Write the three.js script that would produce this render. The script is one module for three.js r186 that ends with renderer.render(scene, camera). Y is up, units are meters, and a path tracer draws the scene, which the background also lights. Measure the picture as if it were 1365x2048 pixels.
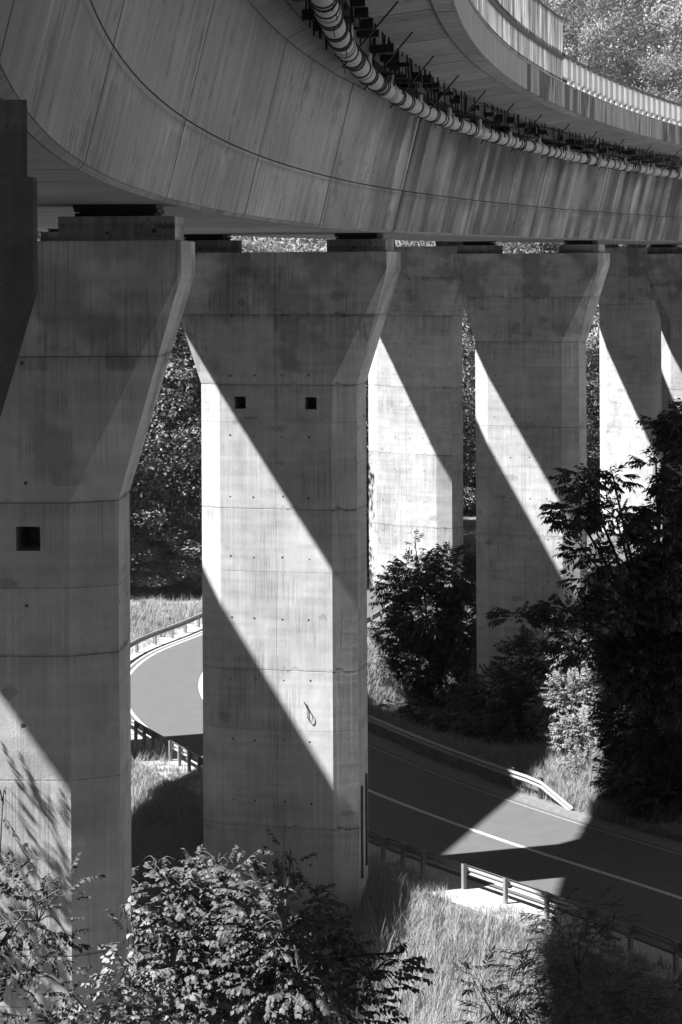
import * as THREE from 'three';
import { mergeGeometries, toCreasedNormals } from 'three/addons/utils/BufferGeometryUtils.js';
import { Brush, Evaluator, SUBTRACTION } from 'three-bvh-csg';

// ------------------------------------------------------------------ camera, sky, sun, exposure
const EYE = 20.5;                                   // camera height over the road
const scene = new THREE.Scene();
const camera = new THREE.PerspectiveCamera(26.34, 682 / 1024, 0.5, 2500);
camera.position.set(0, EYE, 0);
camera.rotation.set(0, 0, -0.005);
camera.setViewOffset(1365, 2048, 0, 492, 1365, 2048);   // shifted lens: verticals stay upright
camera.updateProjectionMatrix();

const renderer = new THREE.WebGLRenderer({ antialias: true });
renderer.toneMapping = THREE.LinearToneMapping;
renderer.toneMappingExposure = 3.4;
renderer.shadowMap.enabled = true;

{ // clear grey sky (black and white photograph)
  const W = 128, H = 64, a = new Float32Array(W * H * 4);
  for (let j = 0; j < H; j++) for (let i = 0; i < W; i++) {
    const el = ((j + 0.5) / H - 0.5) * Math.PI, s = Math.max(0, Math.sin(el));
    const v = el < 0 ? 0.02 : 0.036 + 0.036 * Math.pow(1 - s, 3);
    a.set([v, v, v, 1], (j * W + i) * 4);
  }
  const t = new THREE.DataTexture(a, W, H, THREE.RGBAFormat, THREE.FloatType);
  t.mapping = THREE.EquirectangularReflectionMapping; t.magFilter = t.minFilter = THREE.LinearFilter; t.needsUpdate = true;
  scene.background = t; scene.environment = t;
}
const SUN_HEADING = 251.5 * Math.PI / 180, SUN_ELEV = 53.0 * Math.PI / 180;   // heading clockwise from the view direction
const sun = new THREE.DirectionalLight(0xffffff, 5);
sun.position.set(Math.sin(SUN_HEADING) * Math.cos(SUN_ELEV), Math.sin(SUN_ELEV), -Math.cos(SUN_HEADING) * Math.cos(SUN_ELEV)).multiplyScalar(200).add(new THREE.Vector3(0, 0, -80));
sun.target.position.set(0, 0, -80); scene.add(sun.target);
sun.castShadow = true; sun.shadow.mapSize.set(4096, 4096); sun.shadow.radius = 1.2;
Object.assign(sun.shadow.camera, { left: -140, right: 140, top: 140, bottom: -140, near: 1, far: 500 });
scene.add(sun);

// ------------------------------------------------------------------ helpers
function rng(seed) { let s = seed >>> 0; return () => { s = (s + 0x6D2B79F5) | 0; let t = Math.imul(s ^ (s >>> 15), 1 | s); t = (t + Math.imul(t ^ (t >>> 7), 61 | t)) ^ t; return ((t ^ (t >>> 14)) >>> 0) / 4294967296; }; }
const V = (x, y, z) => new THREE.Vector3(x, y, z);
const F = 4377;
const P = (px, py, d) => V((px - 682) * d / F, EYE + (532 - py) * d / F, -d);   // point that the photograph shows at (px, py), d metres away
const lerp = (a, b, t) => a + (b - a) * t, clamp = (x, a, b) => Math.min(b, Math.max(a, x));
const smooth = (a, b, x) => { const t = clamp((x - a) / (b - a), 0, 1); return t * t * (3 - 2 * t); };
const taken = {};
function numbered(name) { const n = taken[name] = (taken[name] ?? -1) + 1; return n ? `${name}_${String(n).padStart(3, '0')}` : name; }
function tag(o, label, category, group) { o.userData.label = label; o.userData.category = category; if (group) o.userData.group = group; return o; }
function thing(name, label, category, group, pos = [0, 0, 0], turn = 0) {
  const o = new THREE.Group(); o.name = numbered(name); o.position.set(...pos); o.rotation.y = turn; scene.add(o);
  return tag(o, label, category, group);
}
function part(name, geo, mat, parent, label) {
  const m = new THREE.Mesh(geo, mat); m.name = numbered(name); m.castShadow = m.receiveShadow = true; parent.add(m);
  if (label) m.userData.label = label;
  return m;
}
function structure(name, geo, mat) { const m = part(name, geo, mat, scene); m.userData.kind = 'structure'; return m; }
function instanced(name, geo, mat, mats, parent) {
  const m = new THREE.InstancedMesh(geo, mat, mats.length); m.name = numbered(name);
  mats.forEach((x, i) => m.setMatrixAt(i, x)); m.userData.kind = 'stuff'; m.castShadow = m.receiveShadow = true; parent.add(m); return m;
}
function box(w, h, d, x = 0, y = 0, z = 0) { return new THREE.BoxGeometry(w, h, d).translate(x, y, z); }
function merge(list) { return mergeGeometries(list.map(g => { const n = g.index ? g.toNonIndexed() : g; for (const k of Object.keys(n.attributes)) if (!['position', 'normal', 'uv'].includes(k)) n.deleteAttribute(k); return n; })); }
function grid(rows, creased = 0.35) {           // rows of {p: Vector3, u, v}: one sheet
  const pos = [], uv = [], idx = [], n = rows[0].length;
  for (const r of rows) for (const q of r) { pos.push(q.p.x, q.p.y, q.p.z); uv.push(q.u, q.v); }
  for (let i = 0; i + 1 < rows.length; i++) for (let j = 0; j + 1 < n; j++) { const a = i * n + j, b = a + 1, c = a + n, e = c + 1; idx.push(a, c, b, b, c, e); }
  const g = new THREE.BufferGeometry();
  g.setAttribute('position', new THREE.Float32BufferAttribute(pos, 3)); g.setAttribute('uv', new THREE.Float32BufferAttribute(uv, 2)); g.setIndex(idx);
  if (!creased) { g.computeVertexNormals(); return g; }
  return toCreasedNormals(g, creased);
}
function bar(a, b, w, h = w) {                  // straight bar between two points
  const L = a.distanceTo(b), g = new THREE.BoxGeometry(w, h, L), m = new THREE.Matrix4();
  m.lookAt(a, b, Math.abs(b.y - a.y) > 0.95 * L ? V(1, 0, 0) : V(0, 1, 0)); m.setPosition(a.clone().add(b).multiplyScalar(0.5));
  return g.applyMatrix4(m);
}
function limb(pts, r0, r1, sides = 7) {         // tapered tube
  const curve = new THREE.CatmullRomCurve3(pts), n = Math.max(3, pts.length * 3), g = new THREE.TubeGeometry(curve, n, 1, sides), p = g.attributes.position, c = V(0, 0, 0);
  for (let i = 0; i <= n; i++) { curve.getPointAt(i / n, c); const r = lerp(r0, r1, i / n); for (let j = 0; j <= sides; j++) { const k = i * (sides + 1) + j; p.setXYZ(k, c.x + (p.getX(k) - c.x) * r, c.y + (p.getY(k) - c.y) * r, c.z + (p.getZ(k) - c.z) * r); } }
  g.computeVertexNormals(); return g;
}

// ------------------------------------------------------------------ computed textures
function noise2(w, h, cx, cy, seed) {            // tileable value noise
  const r = rng(seed), t = new Float32Array(cx * cy), o = new Float32Array(w * h);
  for (let i = 0; i < t.length; i++) t[i] = r() * 2 - 1;
  for (let j = 0; j < h; j++) {
    const fy = j / h * cy, y0 = Math.floor(fy), ty0 = fy - y0, ty = ty0 * ty0 * (3 - 2 * ty0), ya = (y0 % cy) * cx, yb = ((y0 + 1) % cy) * cx;
    for (let i = 0; i < w; i++) {
      const fx = i / w * cx, x0 = Math.floor(fx), tx0 = fx - x0, tx = tx0 * tx0 * (3 - 2 * tx0), xa = x0 % cx, xb = (x0 + 1) % cx;
      o[j * w + i] = (t[ya + xa] * (1 - tx) + t[ya + xb] * tx) * (1 - ty) + (t[yb + xa] * (1 - tx) + t[yb + xb] * tx) * ty;
    }
  }
  return o;
}
function addTo(dst, src, k) { for (let i = 0; i < dst.length; i++) dst[i] += src[i] * k; return dst; }
function fbm(w, h, cx, cy, oct, seed) { const o = new Float32Array(w * h); let k = 0.55; for (let i = 0; i < oct; i++) { addTo(o, noise2(w, h, Math.min(cx << i, w), Math.min(cy << i, h), seed + i * 17), k); k *= 0.55; } return o; }
function toTexture(f, w, h, colour) {            // f: linear albedo 0..1
  const a = new Uint8Array(w * h * 4);
  for (let i = 0; i < w * h; i++) { const v = clamp(f[i], 0, 1), s = colour ? (v < 0.0031308 ? 12.92 * v : 1.055 * Math.pow(v, 1 / 2.4) - 0.055) : v, b = Math.round(s * 255); a[i * 4] = a[i * 4 + 1] = a[i * 4 + 2] = b; a[i * 4 + 3] = 255; }
  const t = new THREE.DataTexture(a, w, h, THREE.RGBAFormat, THREE.UnsignedByteType);
  t.wrapS = t.wrapT = THREE.RepeatWrapping; t.magFilter = THREE.LinearFilter; t.minFilter = THREE.LinearMipmapLinearFilter; t.generateMipmaps = true;
  if (colour) t.colorSpace = THREE.SRGBColorSpace; t.needsUpdate = true; return t;
}
function matFrom(f, w, h, o = {}) {
  const { bump = 0.004, rough = 0.9, mean = 0.4 } = o, b = new Float32Array(w * h);
  for (let i = 0; i < b.length; i++) b[i] = 0.5 + (f[i] - mean) * 1.2;
  return new THREE.MeshStandardMaterial({ map: toTexture(f, w, h, true), bumpMap: toTexture(b, w, h, false), bumpScale: bump, roughness: rough, side: THREE.DoubleSide });
}
const plain = (v, rough = 0.7, metal = 0) => new THREE.MeshStandardMaterial({ color: new THREE.Color().setRGB(v, v, v), roughness: rough, metalness: metal, side: THREE.DoubleSide });
const glow = (v, t) => new THREE.MeshPhysicalMaterial({ color: new THREE.Color().setRGB(v, v, v), roughness: 1, transmission: t, thickness: 0, side: THREE.DoubleSide });   // translucent sheet
function sheet(m, t) { return new THREE.MeshPhysicalMaterial({ map: m.map, bumpMap: m.bumpMap, bumpScale: m.bumpScale, roughness: 1, transmission: t, thickness: 0, side: THREE.DoubleSide }); }
const tinted = (m, k) => { const c = m.clone(); c.color = new THREE.Color().setRGB(k, k, k); return c; };

const PW = 7.8, PH = 22;                         // metres covered by a pier texture
function pierMaterial(seed, joints, thin, base) {
  const w = 1024, h = 2048, r = rng(seed), f = new Float32Array(w * h), N = (cx, cy, k) => noise2(w, h, cx, cy, seed + k);
  const cloud = fbm(w, h, 5, 12, 5, seed + 1), blot = fbm(w, h, 24, 50, 3, seed + 2), runs = N(110, 6, 3), fine = N(400, 20, 4), grain = N(512, 1024, 5), mask = fbm(w, h, 6, 9, 3, seed + 6), drip = N(300, 26, 7), lime = N(160, 10, 11), form = N(6, 170, 12);
  for (let k = 0; k < f.length; k++) {
    let t = 1 + cloud[k] * 0.24 + blot[k] * 0.15 + runs[k] * 0.05 + fine[k] * 0.035 + grain[k] * 0.08 + form[k] * 0.09;
    t *= 1 - 0.26 * smooth(0.3, 0.85, drip[k] * 0.55 + mask[k] * 0.9);       // dark runs where water sheets down
    t *= 1 + 0.14 * smooth(0.35, 0.85, lime[k] * 0.7 - mask[k] * 0.7);        // pale lime runs
    f[k] = base * t;
  }
  const Y = m => Math.round((1 + (m - 0.44) / PH) * h), X = m => Math.round((m / PW + 0.5) * w);
  const marks = [0.44, ...joints, ...thin, -PH].sort((a, b) => b - a);
  for (let k = 0; k + 1 < marks.length; k++) for (const s of [0, 1, 2]) {      // every shutter board leaves its own tone
    const t = 1 + (r() - 0.5) * 0.16, y0 = Math.max(0, Y(marks[k + 1])), y1 = Math.min(h, Y(marks[k])), x0 = [0, X(-1.02), X(0)][s], x1 = [X(-1.02), X(0), w][s];
    for (let j = y0; j < y1; j++) for (let i = x0; i < x1; i++) f[j * w + i] *= t;
  }
  const stains = noise2(w, h, 70, 1, seed + 8), ragged = noise2(w, h, 90, 1, seed + 9), wide = noise2(w, h, 9, 1, seed + 10), sharp = noise2(w, h, 300, 1, seed + 13);
  for (const jm of joints) {                     // water stains that run down from the joints, rough laitance on the joint
    const y0 = Y(jm), amt = 0.16 + r() * 0.24, jag = 3 + r() * 5;
    for (let i = 0; i < w; i++) {
      const len = 20 + 170 * Math.max(0, stains[i] * 0.7 + wide[i] * 0.8 + sharp[i] * 0.25), jj = Math.round(jag * ragged[i] * smooth(-0.3, 0.5, wide[i]));
      for (let q = 0; q < len; q++) { const j = y0 - q; if (j >= 0 && j < h) f[j * w + i] *= 1 - amt * (1 - q / len) * (0.55 + 0.45 * sharp[i]); }
      const t = 2 + Math.round(4 * Math.abs(ragged[i]) + 9 * Math.max(0, wide[i] * sharp[i])), dk = 0.88 - 0.4 * Math.max(0, wide[i]);
      for (let q = -1; q < t; q++) { const j = y0 + jj + q; if (j >= 0 && j < h) f[j * w + i] *= dk; }
    }
  }
  for (const jm of thin) { const y0 = Y(jm); for (let i = 0; i < w; i++) for (let q = 0; q < 2; q++) if (y0 + q >= 0 && y0 + q < h) f[(y0 + q) * w + i] *= 0.72 + 0.2 * sharp[i]; }
  for (const xm of [0, -1.02, 1.06]) { const x0 = X(xm), k = xm ? 0.84 : 0.55; for (let j = 0; j < h; j++) for (let q = 0; q < (xm ? 2 : 3); q++) f[j * w + x0 + q] *= Math.min(1, k + 0.3 * Math.max(0, mask[j * w + x0])); }
  for (let ym = -1.6; ym > -21; ym -= 1.98) for (const xm of [-1.5, -0.72, 0.24, 1.12]) {      // tie holes
    const cx = X(xm + (r() - 0.5) * 0.08), cy = Y(ym + (r() - 0.5) * 0.05), big = r() < 0.5 ? 5 : 4;
    for (let q = -big; q <= big; q++) for (let p = -big; p <= big; p++) if (q * q * 2 + p * p <= big * big) { const j = cy + q, i = cx + p; if (j > 0 && j < h) f[j * w + i] *= 0.2; }
    if (r() < 0.35) for (let q = 0; q < 60 + r() * 80; q++) { const j = cy - q; if (j > 0) f[j * w + cx] *= 0.8; }
  }
  const sootShade = fbm(w, h, 7, 24, 5, seed + 15), edgeN = fbm(w, h, 9, 20, 5, seed + 16);
  for (let j = Math.max(0, Y(-3.6)); j < h; j++) for (let i = 0; i < w; i++) {    // ragged dirt patches under the bearings, deepened to paint in the shade on the heads
    const m = 0.44 - (1 - j / h) * PH, k = j * w + i, q = sootShade[k] * 1.1 + 0.9 * edgeN[k] + (m > -1.7 ? 0.16 : -0.22) + 0.1 * grain[k] + 0.15 * drip[k]; if (q > -0.2) f[k] *= lerp(1, 0.66, smooth(-0.2, 0.5, q));
  }
  for (let k = 0; k < 34; k++) {                 // cement spills and patches
    const cx = r() * w, cy = r() * h, rx = 6 + r() * 44, ry = 4 + r() * 20, t = r() < 0.7 ? 0.74 : 1.15, ph = r() * 9;
    for (let j = Math.max(0, cy - ry | 0); j < Math.min(h, cy + ry); j++) for (let i = Math.max(0, cx - rx | 0); i < Math.min(w, cx + rx); i++) {
      const e = ((i - cx) / rx) ** 2 + ((j - cy) / ry) ** 2 + 0.3 * Math.sin(i * 0.23 + ph) * Math.sin(j * 0.31 + ph) + 0.5 * blot[j * w + i]; if (e < 0.8) f[j * w + i] *= lerp(t, 1, smooth(0.4, 0.8, e));
    }
  }
  for (let k = 0; k < 2600; k++) { const i = 2 + Math.floor(r() * (w - 4)), j = 2 + Math.floor(r() * (h - 4)); f[j * w + i] *= 0.45; if (r() < 0.3) f[j * w + i + 1] *= 0.6; }   // blow holes
  return matFrom(f, w, h, { bump: 0.014, rough: 0.92, mean: base });
}
const BW = 84, BH = 4.4;                         // metres covered by the board-marked texture (u along the bridge, v along the board)
function boardMaterial(seed, base, stainShade) {      // stainShade(u): how far the web there is water-streaked and shaded at its top, 0..1
  const w = 2048, h = 1024, r = rng(seed), f = new Float32Array(w * h).fill(base);
  const perBoard = new Float32Array(w).fill(1), edge = new Float32Array(w).fill(1);
  for (let i = 0; i < w;) { const n = 3 + Math.floor(r() * 9), t = 1 + (r() - 0.5) * 0.2; for (let q = 0; q < n && i + q < w; q++) perBoard[i + q] = t; edge[i] = 0.78 + r() * 0.22; i += n; }
  const N = (cx, cy, k) => noise2(w, h, cx, cy, seed + k);
  const g1 = N(900, 5, 1), g2 = N(1024, 16, 2), c1 = fbm(w, h, 16, 3, 4, seed + 3), run = N(300, 1, 4), run2 = N(90, 2, 5), mask = fbm(w, h, 22, 4, 3, seed + 6), gr = N(1024, 512, 7), fl = N(700, 24, 8), fm = N(160, 3, 9), low = N(1024, 3, 10);
  for (let j = 0; j < h; j++) for (let i = 0; i < w; i++) {
    const k = j * w + i, sh = Math.round((j / h) * 6), st = stainShade(i / w); let t = perBoard[i] * edge[i] * (1 + g1[k] * 0.09 + g2[k] * 0.06 + c1[k] * 0.22 + gr[k] * 0.03);
    t *= 1 - 0.28 * Math.max(0, run[k] * 0.6 + mask[k] * 0.9 - 0.2);                                 // dark runs
    t *= 1 - 0.3 * smooth(0.4, 0.75, fl[k] * 0.6 + fm[k] * 0.7);                                    // dark flecks where the boards leaked
    t *= 1 + 0.3 * smooth(0.45, 0.9, low[k]) * smooth(0.75, 0.1, j / h);                             // pale lime runs low on the web
    if (st > 0) { const d = smooth(-0.8, 0.5, run2[k] + 0.5 * mask[k]), l = smooth(0.3, 0.9, run[k]); t *= lerp(1, 0.4, d * st) * (1 + 0.6 * l * st); t *= 1 - 0.45 * st * smooth(0.45, 0.8, j / h + 0.25 * run2[k]); }  // water streaks, plus cantilever shade painted into the upper web
    f[k] *= t;
  }
  const jy = Math.round(1.22 / BH * h), len = noise2(w, 1, 260, 1, seed + 12), on = noise2(w, 1, 50, 1, seed + 13), deep = noise2(w, 1, 600, 1, seed + 14);
  for (let i = 0; i < w; i++) {                    // lime bloom and dirty water below the construction joint
    const L = 60 + 170 * Math.max(0, len[i]), a = 0.5 * Math.max(0, on[i] + 0.2), D = 20 + 90 * Math.max(0, deep[i] + on[i] * 0.5);
    for (let q = 10; q < L && jy - q > 0; q++) f[(jy - q) * w + i] *= 1 + a * Math.sin(Math.PI * Math.min(1, q / L)) * (0.6 + 0.4 * deep[i]);
    for (let q = 0; q < D && jy - q > 0; q++) f[(jy - q) * w + i] *= 0.72 + 0.28 * q / D;
  }
  return matFrom(f, w, h, { bump: 0.012, rough: 0.88, mean: base });
}
function mottled(seed, w, base, amt, cells, o) { const f = new Float32Array(w * w).fill(base); addTo(f, fbm(w, w, cells, cells, 5, seed), base * amt); addTo(f, noise2(w, w, w / 2, w / 2, seed + 40), base * amt * 0.6); return matFrom(f, w, w, { mean: base, ...o }); }
function streaky(seed, base, amt, dark) {           // vertical streaks: zinc sheet, fascia boards (u in metres / 6, v in metres / 2)
  const w = 1024, h = 256, f = new Float32Array(w * h).fill(base);
  addTo(f, noise2(w, h, 220, 2, seed), base * amt); addTo(f, noise2(w, h, 60, 2, seed + 1), base * amt); addTo(f, noise2(w, h, 512, 8, seed + 2), base * amt * 0.5);
  if (dark) { const n = noise2(w, h, 130, 2, seed + 3), m = noise2(w, h, 20, 1, seed + 4); for (let k = 0; k < f.length; k++) f[k] *= lerp(1, 0.1, clamp(smooth(-0.15, 0.25, n[k] + m[k] * 0.5) * dark, 0, 1)); }
  return matFrom(f, w, h, { bump: 0.003, rough: 0.6, mean: base });
}
const M = {
  web: boardMaterial(11, 0.37, u => smooth(0.86, 1.0, u + 0.0) * 0.9), webStainShade: boardMaterial(12, 0.3, u => 0.9 + 0.1 * u), soffit: boardMaterial(13, 0.29, () => 0.15),
  asphalt: mottled(31, 1024, 0.086, 0.1, 8, { bump: 0.004, rough: 0.9 }),
  gravel: mottled(32, 512, 0.32, 0.4, 24, { bump: 0.02 }), ground: mottled(33, 1024, 0.105, 0.5, 18, { bump: 0.03 }),
  paint: mottled(34, 256, 0.46, 0.3, 20, { bump: 0.002 }),
  steel: mottled(35, 256, 0.27, 0.14, 6, { bump: 0.001, rough: 0.55 }), post: mottled(36, 256, 0.2, 0.2, 6, { bump: 0.001, rough: 0.6 }),
  zinc: [[41, 0.5], [42, 0.72], [43, 0.36], [49, 0.6]].map(([s, b]) => sheet(streaky(s, b, 0.5, 0.2), 0.34)), fascia: [44, 45].map(s => streaky(s, 0.36, 0.14, 0.25)), fasciaStained: [[46, 0.4, 1.0], [47, 0.36, 0.5], [50, 0.13, 1.0]].map(([s, b, d]) => streaky(s, b, 0.2, d)),
  panel: [0.74, 0.8, 0.77].map(v => glow(v, 0.6)), black: plain(0.012, 0.6), dark: plain(0.03, 0.65), rail: plain(0.05, 0.5), pipe: streaky(48, 0.38, 0.1, 0),
  bearing: plain(0.015, 0.7), white: plain(0.72, 0.5), bark: mottled(37, 256, 0.06, 0.5, 10, { bump: 0.02 }), wire: plain(0.02, 0.6),
};

// ------------------------------------------------------------------ bridge alignments
const axis = [];
{ // heading grows with the curve, tight first and easing off beyond the second pier; s = 0 lies 30 m in front of the camera
  const k = s => s < -1 ? 1 / 163 : s < 42 ? 1 / 184 : s < 79 ? 1 / 265 : 1 / 460, step = 0.25;
  const run = (dir, end) => { const o = []; let x = -6.6, d = 30, a = 0; for (let s = 0; Math.abs(s) < end; s += dir * step) { o.push({ s, x, d, a }); a += dir * step * k(s); x += dir * step * Math.sin(a); d += dir * step * Math.cos(a); } return o; };
  axis.push(...run(-1, 75).slice(1).reverse(), ...run(1, 200));
}
const S0 = axis[0].s;
function at(s) { const f = clamp((s - S0) / 0.25, 0, axis.length - 1.001), i = Math.floor(f), t = f - i, a = axis[i], b = axis[i + 1]; return { x: lerp(a.x, b.x, t), d: lerp(a.d, b.d, t), a: lerp(a.a, b.a, t), rise: 0.003 * Math.max(0, s - 35) }; }
const near = { at };
const offKeys = [[-80, -22], [-30, -20.5], [7, -19.6], [36, -18.85], [42, -18.0], [50, -17.0], [60, -16.4], [79, -16.2], [105, -15.8], [115, -15.2], [139, -13.6], [200, -13.2]];
function off(s) { for (let i = 0; i + 1 < offKeys.length; i++) { const [a, p] = offKeys[i], [b, q] = offKeys[i + 1]; if (s <= b) return lerp(p, q, (s - a) / (b - a)); } return -13.2; }
const far = { at(s) { const e = 4, q = s2 => { const c = at(s2), o = off(s2); return { x: c.x + o * Math.cos(c.a), d: c.d - o * Math.sin(c.a) }; }, a = q(s - e), b = q(s + e), c = q(s); return { x: c.x, d: c.d, a: Math.atan2(b.x - a.x, b.d - a.d), rise: at(s).rise + 0.55 }; } };
function bridge(br, s, u, h) { return pos(br, s, u, h); }
function pos(br, s, u, h) {
  if (br === near && u < -7) u += 0.3 * smooth(25, 0, s); const c = br.at(s); return V(c.x + u * Math.cos(c.a), EYE + h + c.rise, -(c.d - u * Math.sin(c.a))); }
// a cast panel that follows the curve between profile points a and b ([u, h]), its rims turned in so that the joints between panels are real grooves
function panel(br, a, b, s0, s1, { depth = 0.03, v0 = 0, du = 0, step = 1.5, cols = 1, vs = BH, us = BW } = {}) {
  const L = Math.hypot(b[0] - a[0], b[1] - a[1]), nx = (b[1] - a[1]) / L, ny = -(b[0] - a[0]) / L, n = Math.max(1, Math.round((s1 - s0) / step)), rows = [], prof = [];
  prof.push([a[0] - nx * depth, a[1] - ny * depth, 0]);
  for (let j = 0; j <= cols; j++) prof.push([lerp(a[0], b[0], j / cols), lerp(a[1], b[1], j / cols), L * j / cols]);
  prof.push([b[0] - nx * depth, b[1] - ny * depth, L]);
  const row = (s, inset) => prof.map(([u, h, l], j) => { const i2 = inset && j > 0 && j < prof.length - 1; return { p: pos(br, s, u - (i2 ? nx * depth : 0), h - (i2 ? ny * depth : 0)), u: s / us + du, v: (v0 + l) / vs }; });
  rows.push(row(s0, true)); for (let i = 0; i <= n; i++) rows.push(row(lerp(s0, s1, i / n), false)); rows.push(row(s1, true));
  return grid(rows, 0.5);
}
const webU = h => 3.7 + (h - 1.05) * 0.247;

// ------------------------------------------------------------------ near viaduct: girder
{
  const g = thing('viaduct_deck', 'curved concrete box girder sweeping overhead with board-marked web and long cantilever', 'viaduct', null), r = rng(5);
  const G = 0.055;
  for (let k = 0; k < 15; k++) {
    const s0 = -42.6 + k * 12 + G, s1 = s0 + 12 - 2 * G, du = 42.6 / BW + (k > 8 ? 0 : 0), tone = () => 0.93 + r() * 0.12, st = k > 6, mw = st ? M.webStainShade : M.web, vis = k > 0;
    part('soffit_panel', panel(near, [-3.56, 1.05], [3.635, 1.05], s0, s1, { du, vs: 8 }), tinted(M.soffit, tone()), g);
    part('edge_chamfer', panel(near, [3.65, 1.05], [webU(1.11), 1.11], s0, s1, { du: du + 0.3, v0: 2 }), tinted(M.web, 0.8), g);
    part('lower_web_panel', panel(near, [webU(1.12), 1.12], [webU(2.37), 2.37], s0, s1, { du, depth: 0.07 }), tinted(mw, tone()), g);
    part('upper_web_panel', panel(near, [webU(2.395), 2.395], [webU(4.86), 4.86], s0, s1, { du: du + 0.004, v0: 1.24, depth: 0.07 }), tinted(mw, tone() * 0.97), g);
    part('web_haunch', panel(near, [webU(4.875), 4.875], [5.12, 5.125], s0, s1, { du: du + 0.1, v0: 2 }), tinted(M.web, tone()), g);
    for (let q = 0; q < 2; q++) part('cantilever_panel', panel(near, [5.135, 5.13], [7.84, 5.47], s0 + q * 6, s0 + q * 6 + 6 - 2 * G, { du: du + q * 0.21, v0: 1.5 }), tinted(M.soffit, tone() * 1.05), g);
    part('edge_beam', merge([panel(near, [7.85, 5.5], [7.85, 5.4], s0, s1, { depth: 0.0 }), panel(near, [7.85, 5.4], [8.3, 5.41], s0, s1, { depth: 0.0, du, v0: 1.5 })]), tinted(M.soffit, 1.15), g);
    for (let q = 0; q < 12; q++) { const a = s0 + q, st2 = k > 6 || (k === 6 && q > 9); part('fascia_panel', panel(near, [8.31, 5.4], [8.31, 6.22], a, a + 0.985, { depth: 0.05, us: 6, vs: 2, du: r() * 3, step: 1 }), st2 ? M.fasciaStained[Math.floor(r() * 3)] : M.fascia[q & 1], g); }
    part('kerb', merge([panel(near, [8.33, 6.22], [8.33, 6.27], s0, s1, { depth: 0 }), panel(near, [8.33, 6.27], [7.9, 6.27], s0, s1, { depth: 0 }), panel(near, [7.9, 6.27], [7.9, 6.1], s0, s1, { depth: 0 })]), tinted(M.web, 1.15), g);
    part('deck_slab', panel(near, [7.9, 6.1], [-7.9, 6.1], s0 - G, s1 + G, { depth: 0.01 }), M.asphalt, g);
    part('outer_web_panel', merge([panel(near, [-8.3, 6.27], [-8.3, 5.42], s0, s1), panel(near, [-7.9, 6.1], [-7.9, 6.27], s0, s1, { depth: 0 }), panel(near, [-7.9, 6.27], [-8.3, 6.27], s0, s1, { depth: 0 }), panel(near, [-8.3, 5.42], [-5.1, 5.12], s0, s1), panel(near, [-5.1, 5.12], [-webU(4.875), 4.875], s0, s1), panel(near, [-webU(4.86), 4.86], [-3.6, 1.07], s0, s1)]), M.web, g);
  }
}
// far viaduct, its own girder, slightly higher and mostly hidden behind the near one
{
  const g = thing('viaduct_deck', 'second concrete viaduct girder running behind the near one', 'viaduct', null);
  for (let k = 0; k < 9; k++) {
    const s0 = -60 + k * 27, s1 = s0 + 26.98, prof = [[-3.6, 1.05], [3.6, 1.05], [4.5, 4.8], [5.2, 5.45], [5.2, 6.25], [4.8, 6.25], [4.8, 6.1], [-7.6, 6.1], [-7.6, 6.25], [-8.0, 6.25], [-8.0, 5.45], [-5.2, 5.1], [-4.6, 4.8], [-3.6, 1.05]];
    const names = ['soffit_panel', 'web_panel', 'web_panel', 'fascia_panel', 'kerb', 'kerb', 'deck_slab', 'kerb', 'kerb', 'fascia_panel', 'cantilever_panel', 'web_haunch', 'web_panel'];
    for (let i = 0; i + 1 < prof.length; i++) part(names[i], panel(far, prof[i], prof[i + 1], s0, s1, { depth: 0.0, du: k * 0.3, step: 3 }), names[i] === 'soffit_panel' ? M.soffit : M.web, g);
  }
}

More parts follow.
